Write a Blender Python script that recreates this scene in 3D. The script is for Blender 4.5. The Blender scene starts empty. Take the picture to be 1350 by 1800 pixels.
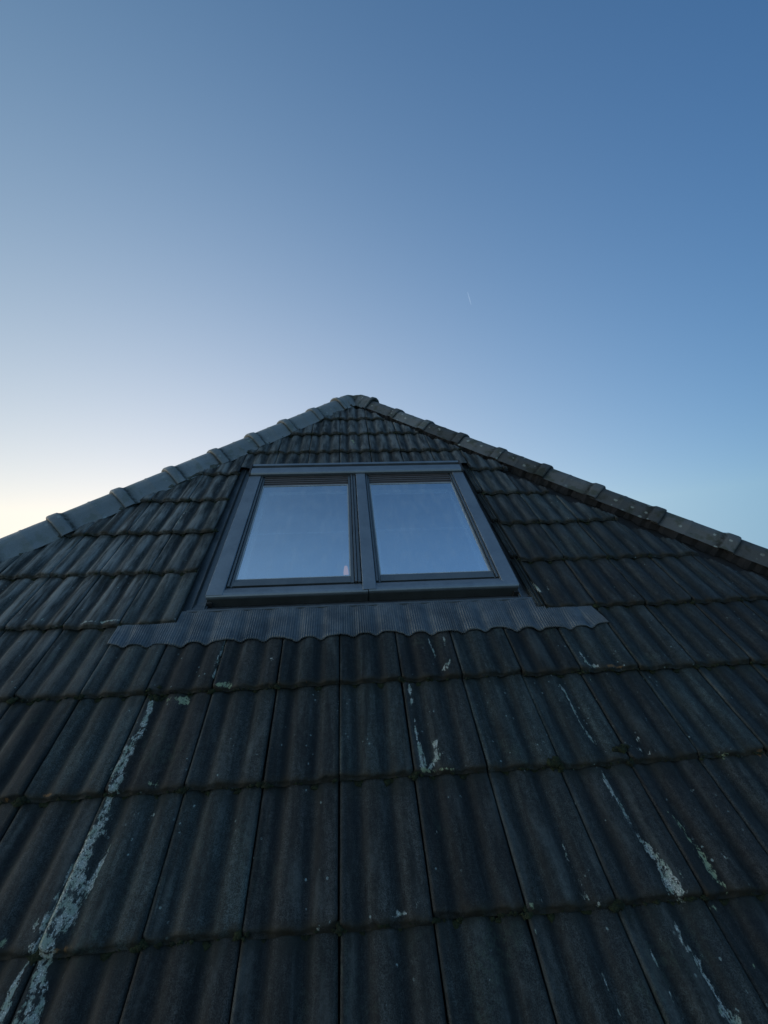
import bpy, math, random
import numpy as np
from mathutils import Matrix, Vector
random.seed(7); rng = np.random.default_rng(7)
scene = bpy.context.scene
C45 = math.cos(math.radians(45)); S45 = math.sin(math.radians(45))
OZ = 4.05                                   # height of the roof frame's origin above the ground
# roof frame: x along the eaves, y up the slope, z out of the roof (z = 0 at the tile crests)
ROOF = Matrix(((1, 0, 0, 0), (0, C45, -S45, 0), (0, S45, C45, OZ), (0, 0, 0, 1)))

# ---------------------------------------------------------------- camera
cam = bpy.data.cameras.new("Camera"); camo = bpy.data.objects.new("Camera", cam)
scene.collection.objects.link(camo)
right = Vector((0.998086248943945, -0.06057361315015691, 0.012436923210364662))
up = Vector((0.025731751285202654, 0.5897213255123102, 0.8071967760167285))
fwd = Vector((0.05622914408740223, 0.80533197851938, -0.5901514108508588))
M = Matrix.Identity(4)
for i in range(3):
    M[i][0] = right[i]; M[i][1] = up[i]; M[i][2] = -fwd[i]
M[0][3], M[1][3], M[2][3] = 0.06094101, -0.20692892, 1.76389493
camo.matrix_world = ROOF @ M
cam.sensor_fit = 'HORIZONTAL'; cam.sensor_width = 36.0
cam.lens = 676.0 / 1350.0 * 36.0
cam.shift_x = 25.73787 / 1350.0
cam.clip_start = 0.05; cam.clip_end = 60000
scene.camera = camo

# ---------------------------------------------------------------- sky, sun, exposure
SUN_AZ = math.radians(-82)      # left of the view direction, behind the house
SUN_EL = math.radians(7)
SKY_G = 0.541; SKY_B = (-1.58, -1.147, -0.923)
SKY_A = ((-0.694, 2.351, -0.241), (-0.344, 1.611, 0.055), (-0.069, 1.248, 0.332))
world = bpy.data.worlds.new("World"); scene.world = world; world.use_nodes = True
wn = world.node_tree; wn.nodes.clear()
sky = wn.nodes.new('ShaderNodeTexSky'); sky.sky_type = 'NISHITA'; sky.sun_disc = False
sky.sun_elevation = SUN_EL; sky.sun_rotation = SUN_AZ
sky.air_density = 1.0; sky.dust_density = 0.06; sky.ozone_density = 2.51; sky.altitude = 0
bg = wn.nodes.new('ShaderNodeBackground'); bg.inputs['Strength'].default_value = 0.15
wo = wn.nodes.new('ShaderNodeOutputWorld')
# camera-like tone response of the dusk sky, as a function of the compass and height direction only
geo = wn.nodes.new('ShaderNodeTexCoord'); zc = wn.nodes.new('ShaderNodeVectorMath'); zc.operation = 'MAXIMUM'; zc.inputs[1].default_value = (-1, -1, .135)
wn.links.new(geo.outputs['Generated'], zc.inputs[0]); wn.links.new(zc.outputs[0], sky.inputs[0])       # hazy horizon
sep = wn.nodes.new('ShaderNodeSeparateColor'); cmbc = wn.nodes.new('ShaderNodeCombineColor')
wn.links.new(sky.outputs[0], sep.inputs[0])
mx_ = wn.nodes.new('ShaderNodeVectorMath'); mx_.operation = 'MAXIMUM'; mx_.inputs[1].default_value = (-1, .36, 0)
wn.links.new(geo.outputs['Generated'], mx_.inputs[0])
def wmath(op, a, b=None):
    n = wn.nodes.new('ShaderNodeMath'); n.operation = op
    for i, q in enumerate((a, b)):
        if q is None: continue
        if hasattr(q, 'is_output'): wn.links.new(q, n.inputs[i])
        else: n.inputs[i].default_value = q
    return n.outputs[0]
sd_ = wn.nodes.new('ShaderNodeVectorMath'); sd_.operation = 'DOT_PRODUCT'
sd_.inputs[1].default_value = (math.sin(SUN_AZ) * math.cos(SUN_EL), math.cos(SUN_AZ) * math.cos(SUN_EL), math.sin(SUN_EL))
wn.links.new(geo.outputs['Generated'], sd_.inputs[0])
glow = wn.nodes.new('ShaderNodeMapRange'); glow.interpolation_type = 'SMOOTHSTEP'      # bright sky round the low sun
wn.links.new(sd_.outputs['Value'], glow.inputs[0])
for i, q in enumerate((.80, 1.0, 1.0, 4.0)): glow.inputs[i + 1].default_value = q
spl = wn.nodes.new('ShaderNodeSeparateXYZ'); wn.links.new(geo.outputs['Generated'], spl.inputs[0])
over = wn.nodes.new('ShaderNodeMapRange'); over.interpolation_type = 'SMOOTHSTEP'      # gain added to the unseen overhead and rear sky for pane reflections
wn.links.new(spl.outputs[1], over.inputs[0])
for i, q in enumerate((.33, -.10, 0.0, 1.0)): over.inputs[i + 1].default_value = q
for c in range(3):
    d = wn.nodes.new('ShaderNodeVectorMath'); d.operation = 'DOT_PRODUCT'; d.inputs[1].default_value = SKY_A[c]
    wn.links.new(mx_.outputs[0], d.inputs[0])
    e = wmath('EXPONENT', wmath('ADD', d.outputs['Value'], SKY_B[c]))
    p = wmath('POWER', wmath('MULTIPLY', sep.outputs[c], 0.15), SKY_G)
    ov = wmath('ADD', wmath('MULTIPLY', over.outputs[0], (1.95, 1.62, 1.34)[c]), 1.0)
    wn.links.new(wmath('MULTIPLY', wmath('DIVIDE', wmath('MULTIPLY', e, p), 0.15), wmath('MULTIPLY', glow.outputs[0], ov)), cmbc.inputs[c])
wn.links.new(cmbc.outputs[0], bg.inputs[0]); wn.links.new(bg.outputs[0], wo.inputs[0])
sl = bpy.data.lights.new("Sun", 'SUN'); sl.energy = 1.0; sl.angle = math.radians(0.5); sl.color = (1, 0.78, 0.55)
so = bpy.data.objects.new("Sun", sl); scene.collection.objects.link(so)
sd = Vector((math.sin(SUN_AZ) * math.cos(SUN_EL), math.cos(SUN_AZ) * math.cos(SUN_EL), math.sin(SUN_EL)))
so.rotation_euler = sd.to_track_quat('Z', 'Y').to_euler(); so.location = sd * 30
scene.view_settings.view_transform = 'Standard'; scene.view_settings.look = 'None'
scene.view_settings.gamma = 1; scene.view_settings.exposure = 0.0
scene.cycles.max_bounces = 8; scene.cycles.transparent_max_bounces = 8

# ---------------------------------------------------------------- node helpers
class NT:
    def __init__(s, name):
        s.m = bpy.data.materials.new(name); s.m.use_nodes = True
        s.t = s.m.node_tree; s.t.nodes.clear()
        s.out = s.t.nodes.new('ShaderNodeOutputMaterial')
    def n(s, t, **k):
        o = s.t.nodes.new(t)
        for a, b in k.items(): setattr(o, a, b)
        return o
    def l(s, a, b): s.t.links.new(a, b)
    def val(s, x, sock):
        if hasattr(x, 'is_output'): s.l(x, sock)
        else: sock.default_value = x
    def math(s, op, a, b=0.0, c=None, clamp=False):
        o = s.n('ShaderNodeMath', operation=op, use_clamp=clamp)
        s.val(a, o.inputs[0]); s.val(b, o.inputs[1])
        if c is not None: s.val(c, o.inputs[2])
        return o.outputs[0]
    def attr(s, name): return s.n('ShaderNodeAttribute', attribute_name=name)
    def obj(s): return s.n('ShaderNodeTexCoord').outputs['Object']
    def mapping(s, v, scale, loc=(0, 0, 0)):
        o = s.n('ShaderNodeMapping'); s.l(v, o.inputs[0]); o.inputs['Scale'].default_value = scale
        s.val(loc, o.inputs['Location']) ; return o.outputs[0]
    def noise(s, v, scale, detail=4, rough=.55, dist=0.0):
        o = s.n('ShaderNodeTexNoise'); s.l(v, o.inputs['Vector'])
        o.inputs['Scale'].default_value = scale; o.inputs['Detail'].default_value = detail
        o.inputs['Roughness'].default_value = rough; o.inputs['Distortion'].default_value = dist
        return o.outputs['Fac']
    def vor(s, v, scale, feature='F1', rnd=1.0):
        o = s.n('ShaderNodeTexVoronoi', feature=feature); s.l(v, o.inputs['Vector'])
        o.inputs['Scale'].default_value = scale; o.inputs['Randomness'].default_value = rnd
        return o
    def rng(s, x, a, b, c=0.0, d=1.0, smooth=True):
        o = s.n('ShaderNodeMapRange', interpolation_type='SMOOTHSTEP' if smooth else 'LINEAR')
        s.val(x, o.inputs[0])
        for i, q in enumerate((a, b, c, d)): o.inputs[i + 1].default_value = q
        return o.outputs[0]
    def mix(s, f, a, b, blend='MIX'):
        o = s.n('ShaderNodeMix', data_type='RGBA', blend_type=blend)
        s.val(f, o.inputs[0])
        for x, i in ((a, 6), (b, 7)):
            if hasattr(x, 'is_output'): s.l(x, o.inputs[i])
            else: o.inputs[i].default_value = (*x, 1)
        return o.outputs[2]
    def bsdf(s, col, rough=.6, metal=0.0, spec=.5, normal=None):
        b = s.n('ShaderNodeBsdfPrincipled')
        if hasattr(col, 'is_output'): s.l(col, b.inputs['Base Color'])
        else: b.inputs['Base Color'].default_value = (*col, 1)
        s.val(rough, b.inputs['Roughness']); b.inputs['Metallic'].default_value = metal
        b.inputs['Specular IOR Level'].default_value = spec
        if normal is not None: s.l(normal, b.inputs['Normal'])
        s.l(b.outputs[0], s.out.inputs[0]); return b
    def bump(s, h, strength, dist):
        o = s.n('ShaderNodeBump'); o.inputs['Strength'].default_value = strength
        o.inputs['Distance'].default_value = dist; s.l(h, o.inputs['Height']); return o.outputs[0]

def mat_tile():
    t = NT('weathered_concrete_tile'); P = t.obj()
    tv = t.attr('tv').outputs['Fac']; tc = t.attr('tc').outputs['Fac']
    crest = t.attr('crest').outputs['Fac']; fr = t.attr('fr').outputs['Fac']; lich = t.attr('lich').outputs['Fac']
    green = t.attr('green').outputs['Fac']; orng = t.attr('orng').outputs['Fac']
    # per-tile offset of the noise domain so that no two tiles share their streaks
    cmb = t.n('ShaderNodeCombineXYZ'); t.l(t.math('MULTIPLY', tv, 37.0), cmb.inputs[2]); t.l(t.math('MULTIPLY', tc, 11.0), cmb.inputs[1])
    add = t.n('ShaderNodeVectorMath', operation='ADD'); t.l(P, add.inputs[0]); t.l(cmb.outputs[0], add.inputs[1])
    Q = add.outputs[0]
    streak = t.noise(t.mapping(Q, (34, 2.6, 34)), 1.0, 5, .6, .6)
    streak2 = t.noise(t.mapping(Q, (14, 3.2, 14)), 1.0, 3, .5, .4)
    blot = t.noise(Q, 6.0, 4, .6); grit = t.noise(Q, 300.0, 3, .8); mid = t.noise(Q, 60.0, 6, .75)
    fine = t.noise(Q, 900.0, 1, .5)
    base = t.mix(tc, (.0100, .0121, .0120), (.0122, .0122, .0115))
    base = t.mix(t.rng(tv, .55, 1.0), base, (.0105, .0136, .0134))
    k = t.rng(streak, .3, .72, .66, 1.55)
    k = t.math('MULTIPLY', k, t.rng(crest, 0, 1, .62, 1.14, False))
    k = t.math('MULTIPLY', k, t.rng(blot, .3, .7, .75, 1.25))
    k = t.math('MULTIPLY', k, t.rng(grit, .38, .62, .38, 1.85))
    k = t.math('MULTIPLY', k, t.rng(mid, .36, .64, .68, 1.32))
    k = t.math('MULTIPLY', k, t.rng(tv, 0, 1, .68, 1.34, False))
    mul = t.n('ShaderNodeVectorMath', operation='SCALE'); t.l(base, mul.inputs[0]); t.l(k, mul.inputs[3])
    col = mul.outputs[0]
    dks = t.rng(t.noise(t.mapping(Q, (26, 1.7, 26)), 1.0, 4, .6, .5), .50, .66)
    dks = t.math('MULTIPLY', dks, t.rng(t.noise(Q, 5.0, 3, .6), .38, .58))
    col = t.mix(t.math('MULTIPLY', dks, .62), col, (.0045, .006, .006))
    # pale worn film along the rolls
    film = t.math('MULTIPLY', t.rng(streak2, .52, .72), t.rng(crest, .25, .9))
    film = t.math('MULTIPLY', film, t.rng(mid, .25, .6, .4, 1))
    col = t.mix(t.math('MULTIPLY', film, .42), col, (.060, .066, .064))
    painted_sheen = t.attr('painted_sheen').outputs['Fac']
    dm = t.math('MULTIPLY', painted_sheen, t.math('MULTIPLY', t.rng(t.noise(t.mapping(Q, (1, .13, 1)), 22, 6, .65), .36, .66), t.rng(crest, 0, .8, .2, 1)))
    col = t.mix(t.math('MULTIPLY', dm, t.rng(grit, .3, .7, .6, 1.0)), col, (.150, .156, .152))  # sky sheen on the upper and left tiles, painted in as paler colour
    # brown-black algae in the pans near each head and lower edge
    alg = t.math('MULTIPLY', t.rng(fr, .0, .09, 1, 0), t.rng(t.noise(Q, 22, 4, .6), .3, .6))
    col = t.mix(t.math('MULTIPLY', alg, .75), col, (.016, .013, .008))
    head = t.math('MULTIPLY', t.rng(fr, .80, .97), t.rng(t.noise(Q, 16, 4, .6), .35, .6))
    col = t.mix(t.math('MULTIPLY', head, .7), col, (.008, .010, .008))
    gm = t.math('MULTIPLY', t.rng(t.noise(P, 3.1, 4, .6), .55, .72), t.rng(mid, .45, .6))
    col = t.mix(t.math('MULTIPLY', gm, .35), col, (.026, .040, .024))
    # lichen crusts: scattered specks and the drawn runs
    v = t.vor(Q, 75.0); vs = t.vor(Q, 210.0)
    dist = t.rng(t.noise(t.mapping(Q, (1, .55, 1)), 46, 7, .72), .33, .66, 0, 1, False)
    lm = t.rng(t.math('SUBTRACT', lich, dist), .0, .13)
    gl = t.rng(t.math('SUBTRACT', green, dist), .0, .13)
    ol = t.rng(t.math('SUBTRACT', orng, dist), .0, .13)
    spot = t.math('MULTIPLY', t.rng(t.vor(Q, 26.0).outputs['Distance'], .08, .13, 1, 0), t.rng(t.noise(Q, 3.2, 2), .50, .60))
    spot = t.math('MULTIPLY', spot, t.rng(t.noise(Q, 150, 3), .4, .55))
    lcol = t.mix(t.rng(vs.outputs['Distance'], .05, .5), (.48, .47, .43), (.19, .20, .18))
    lcol = t.mix(t.rng(t.noise(Q, 38, 4), .42, .62), lcol, (.16, .19, .15))
    holes = t.rng(t.noise(Q, 130, 3, .7), .36, .48)
    col = t.mix(t.math('MULTIPLY', spot, .55), col, (.20, .25, .24))
    col = t.mix(t.math('MULTIPLY', t.math('MULTIPLY', lm, holes), .92), col, lcol)
    col = t.mix(t.math('MULTIPLY', t.math('MULTIPLY', gl, holes), .8), col, t.mix(t.noise(Q, 90, 3), (.10, .14, .07), (.26, .28, .19)))
    col = t.mix(t.math('MULTIPLY', ol, .5), col, (.16, .075, .025))
    h = t.math('ADD', t.math('MULTIPLY', grit, .25), t.math('MULTIPLY', mid, .5))
    h = t.math('ADD', h, t.math('MULTIPLY', streak, .5))
    h = t.math('ADD', h, t.math('MULTIPLY', lm, t.math('MULTIPLY', vs.outputs['Distance'], .6)))
    rough = t.rng(blot, .3, .7, .62, .80)
    t.bsdf(col, rough, 0, .17, t.bump(h, .6, .004))
    return t.m

def mat_cap():
    t = NT('weathered_hip_concrete'); P = t.obj()
    gi = t.n('ShaderNodeObjectInfo').outputs['Random']
    cmb = t.n('ShaderNodeCombineXYZ'); t.l(t.math('MULTIPLY', gi, 50.0), cmb.inputs[2])
    add = t.n('ShaderNodeVectorMath', operation='ADD'); t.l(P, add.inputs[0]); t.l(cmb.outputs[0], add.inputs[1]); Q = add.outputs[0]
    growth_shade = t.attr('growth_shade').outputs['Fac']
    blot = t.noise(Q, 7, 5, .6); mid = t.noise(Q, 45, 5, .65); grit = t.noise(Q, 380, 2, .7)
    col = t.mix(t.rng(blot, .35, .65), (.132, .142, .150), (.168, .178, .184))
    col = t.mix(t.rng(gi, 0, 1), col, (.14, .15, .155), 'MIX')
    gm = t.math('MULTIPLY', t.rng(t.noise(Q, 11, 4, .6), .50, .64), t.math('ADD', t.math('MULTIPLY', growth_shade, .6), .25))
    col = t.mix(gm, col, (.075, .085, .060))
    rm = t.math('MULTIPLY', t.rng(t.noise(Q, 17, 3, .6), .58, .68), growth_shade)
    col = t.mix(t.math('MULTIPLY', rm, .25), col, (.07, .065, .06))
    col = t.mix(t.math('MULTIPLY', t.attr('seam').outputs['Fac'], t.rng(mid, .3, .6, .35, 1)), col, (.022, .024, .020))
    v = t.vor(Q, 14.0)
    lm = t.math('MULTIPLY', t.rng(t.math('ADD', v.outputs['Distance'], t.math('MULTIPLY', t.noise(Q, 60, 4), .25)), .27, .33, 1, 0), t.rng(t.noise(Q, 5, 2), .45, .54))
    lm = t.math('MULTIPLY', lm, growth_shade)
    col = t.mix(t.math('MULTIPLY', lm, .75), col, (.50, .56, .52))
    sc = t.n('ShaderNodeVectorMath', operation='SCALE'); t.l(col, sc.inputs[0]); t.l(t.rng(grit, .3, .7, .8, 1.2), sc.inputs[3])
    h = t.math('ADD', t.math('MULTIPLY', grit, .3), t.math('MULTIPLY', mid, .7))
    dk = t.n('ShaderNodeVectorMath', operation='SCALE'); t.l(sc.outputs[0], dk.inputs[0]); t.l(t.rng(growth_shade, .1, 1, 1.0, .27, False), dk.inputs[3])  # side shading painted in: right hip caps darkened against the left ones
    t.bsdf(dk.outputs[0], .8, 0, .2, t.bump(h, .6, .004)); return t.m

def mat_simple(name, col, rough=.6, metal=0.0, spec=.5, var=.15, scale=12, bump=0.0, bscale=60, bdist=.002, stretch=(1, 1, 1)):
    t = NT(name); P = t.mapping(t.obj(), stretch)
    n = t.noise(P, scale, 4, .6); n2 = t.noise(P, scale * 9, 3, .6)
    k = t.math('MULTIPLY', t.rng(n, .3, .7, 1 - var, 1 + var), t.rng(n2, .3, .7, 1 - var * .5, 1 + var * .5))
    sc = t.n('ShaderNodeVectorMath', operation='SCALE'); sc.inputs[0].default_value = col; t.l(k, sc.inputs[3])
    nm = t.bump(t.noise(P, bscale, 4, .6), bump, bdist) if bump else None
    t.bsdf(sc.outputs[0], t.rng(n, .3, .7, max(.02, rough - .08), rough + .08), metal, spec, nm); return t.m

def mat_glass():
    t = NT('coated_window_glass'); P = t.obj()
    fres = t.n('ShaderNodeFresnel'); fres.inputs[0].default_value = 1.9
    wav = t.bump(t.noise(P, 2.2, 2, .5), .12, .02); t.l(wav, fres.inputs['Normal'])
    g = t.n('ShaderNodeBsdfGlossy'); g.inputs['Roughness'].default_value = .03
    g.inputs['Color'].default_value = (.90, .95, 1, 1); t.l(wav, g.inputs['Normal'])
    tr = t.n('ShaderNodeBsdfTransparent'); tr.inputs['Color'].default_value = (.86, .92, .92, 1)
    mx = t.n('ShaderNodeMixShader'); t.l(t.math('ADD', fres.outputs[0], .41, clamp=True), mx.inputs[0])
    t.l(tr.outputs[0], mx.inputs[1]); t.l(g.outputs[0], mx.inputs[2])
    # thin film of dust
    d = t.n('ShaderNodeBsdfDiffuse'); d.inputs[0].default_value = (.45, .47, .48, 1)
    m2 = t.n('ShaderNodeMixShader'); t.l(t.rng(t.noise(t.mapping(P, (1, .35, 1)), 14, 5, .7), .42, .72, .03, .13), m2.inputs[0])
    t.l(mx.outputs[0], m2.inputs[1]); t.l(d.outputs[0], m2.inputs[2]); t.l(m2.outputs[0], t.out.inputs[0]); return t.m

def mat_emit(name, col, strength):
    t = NT(name); e = t.n('ShaderNodeEmission'); e.inputs[0].default_value = (*col, 1); e.inputs[1].default_value = strength
    t.l(e.outputs[0], t.out.inputs[0]); return t.m

_t = NT('clear_glass_body'); _x = _t.n('ShaderNodeBsdfTransparent'); _t.l(_x.outputs[0], _t.out.inputs[0]); M_CLEAR = _t.m
MT = mat_tile(); MC = mat_cap(); MG = mat_glass()
M_CLAD = mat_simple('grey_lacquered_aluminium', (.118, .133, .148), .36, 0.5, .5, .10, 7, .15, 300, .0006)
M_SASH = mat_simple('dark_grey_sash_lacquer', (.060, .068, .074), .40, 0.3, .5, .10, 9)
M_FRONT = mat_simple('dark_front_board_lacquer', (.034, .037, .038), .6, 0.0, .35, .15, 9)
M_DARK = mat_simple('dark_rubber', (.018, .018, .020), .7, 0, .3, .2, 20)  # dark trim of the corner brackets and hood end caps
M_BROWN = mat_simple('brown_grey_blind_box', (.050, .042, .040), .6, 0, .4, .15, 20)
M_LEAD = mat_simple('pleated_grey_flashing', (.047, .054, .060), .50, 0.2, .5, .30, 7, .3, 120, .001)
M_UNDER = mat_simple('black_roof_underlay', (.010, .010, .011), .9, 0, .2, .3, 6, .3, 20, .01)
M_MORTAR = mat_simple('mossy_grey_mortar', (.042, .045, .038), .9, 0, .3, .4, 9, .8, 35, .012)
M_PAINT = mat_simple('pale_room_paint', (.55, .54, .51), .8, 0, .3, .05, 3)
M_BLIND = mat_simple('pale_blind_rail', (.62, .64, .66), .4, 0, .5, .05, 3)
M_BEAD = mat_simple('grey_glazing_bead', (.22, .235, .245), .5, 0, .4, .1, 9)
M_WALL = mat_simple('brick_wall', (.22, .11, .075), .85, 0, .3, .2, 5, .5, 30, .01)
M_GRASS = mat_simple('dusk_lawn', (.035, .055, .02), .95, 0, .2, .35, .4, .6, 4, .05)
M_MOSS = mat_simple('dark_roof_moss', (.011, .014, .006), .95, 0, .2, .5, 30, .9, 160, .006)
def mat_trail():
    t = NT('ice_cloud'); tr = t.n('ShaderNodeBsdfTransparent'); d = t.n('ShaderNodeBsdfDiffuse'); l = t.n('ShaderNodeBsdfTranslucent')
    d.inputs[0].default_value = (1, 1, 1, 1); l.inputs[0].default_value = (1, 1, 1, 1)
    a = t.n('ShaderNodeAddShader'); t.l(d.outputs[0], a.inputs[0]); t.l(l.outputs[0], a.inputs[1])
    m = t.n('ShaderNodeMixShader'); m.inputs[0].default_value = .045; t.l(tr.outputs[0], m.inputs[1]); t.l(a.outputs[0], m.inputs[2])
    t.l(m.outputs[0], t.out.inputs[0]); return t.m
M_TRAIL = mat_trail()

# ---------------------------------------------------------------- object helpers
def tag(o, label=None, cat=None, group=None, kind=None):
    if label: o['label'] = label
    if cat: o['category'] = cat
    if group: o['group'] = group
    if kind: o['kind'] = kind
def empty(name, loc=(0, 0, 0)):
    o = bpy.data.objects.new(name, None); scene.collection.objects.link(o); o.location = loc; return o
def link(o, parent=None, mat=None, M=None):
    scene.collection.objects.link(o)
    W = M if M is not None else Matrix.Identity(4)
    if parent is not None:
        o.parent = parent; o.matrix_parent_inverse = Matrix.Identity(4)
        o.matrix_local = WM[parent.name].inverted() @ W
    else: o.matrix_world = W
    WM[o.name] = W
    if mat: o.data.materials.append(mat)
    return o
WM = {}
class MB:
    def __init__(s): s.v = []; s.f = []
    def add(s, v, f):
        o = len(s.v); s.v += [tuple(q) for q in v]; s.f += [tuple(i + o for i in q) for q in f]
    def box(s, x0, x1, y0, y1, z0, z1):
        v = [(x, y, z) for z in (z0, z1) for y in (y0, y1) for x in (x0, x1)]
        s.add(v, [(0, 2, 3, 1), (4, 5, 7, 6), (0, 1, 5, 4), (2, 6, 7, 3), (0, 4, 6, 2), (1, 3, 7, 5)])
    def prism_x(s, prof, x0, x1):           # prof: list of (y, z), extruded along x
        n = len(prof); v = [(x0, y, z) for y, z in prof] + [(x1, y, z) for y, z in prof]
        s.add(v, [(i, (i + 1) % n, n + (i + 1) % n, n + i) for i in range(n)] + [tuple(range(n))[::-1], tuple(range(n, 2 * n))])
    def prism_y(s, prof, y0, y1):           # prof: list of (x, z), extruded along y
        n = len(prof); v = [(x, y0, z) for x, z in prof] + [(x, y1, z) for x, z in prof]
        s.add(v, [(i, (i + 1) % n, n + (i + 1) % n, n + i) for i in range(n)] + [tuple(range(n))[::-1], tuple(range(n, 2 * n))])
    def build(s, name, mat, parent=None, M=ROOF, bevel=0, smooth=False):
        m = bpy.data.meshes.new(name); m.from_pydata(s.v, [], s.f)
        import bmesh
        b = bmesh.new(); b.from_mesh(m); bmesh.ops.recalc_face_normals(b, faces=b.faces)
        if bevel:
            es = [e for e in b.edges if len(e.link_faces) == 2 and e.calc_face_angle() > .5]
            bmesh.ops.bevel(b, geom=es, offset=bevel, segments=2, affect='EDGES', profile=.5)
        b.to_mesh(m); b.free()
        if smooth: m.polygons.foreach_set('use_smooth', [True] * len(m.polygons))
        return link(bpy.data.objects.new(name, m), parent, mat, M)
def attrf(m, name, arr):
    a = m.attributes.new(name, 'FLOAT', 'POINT'); a.data.foreach_set('value', np.asarray(arr, np.float32))

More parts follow.
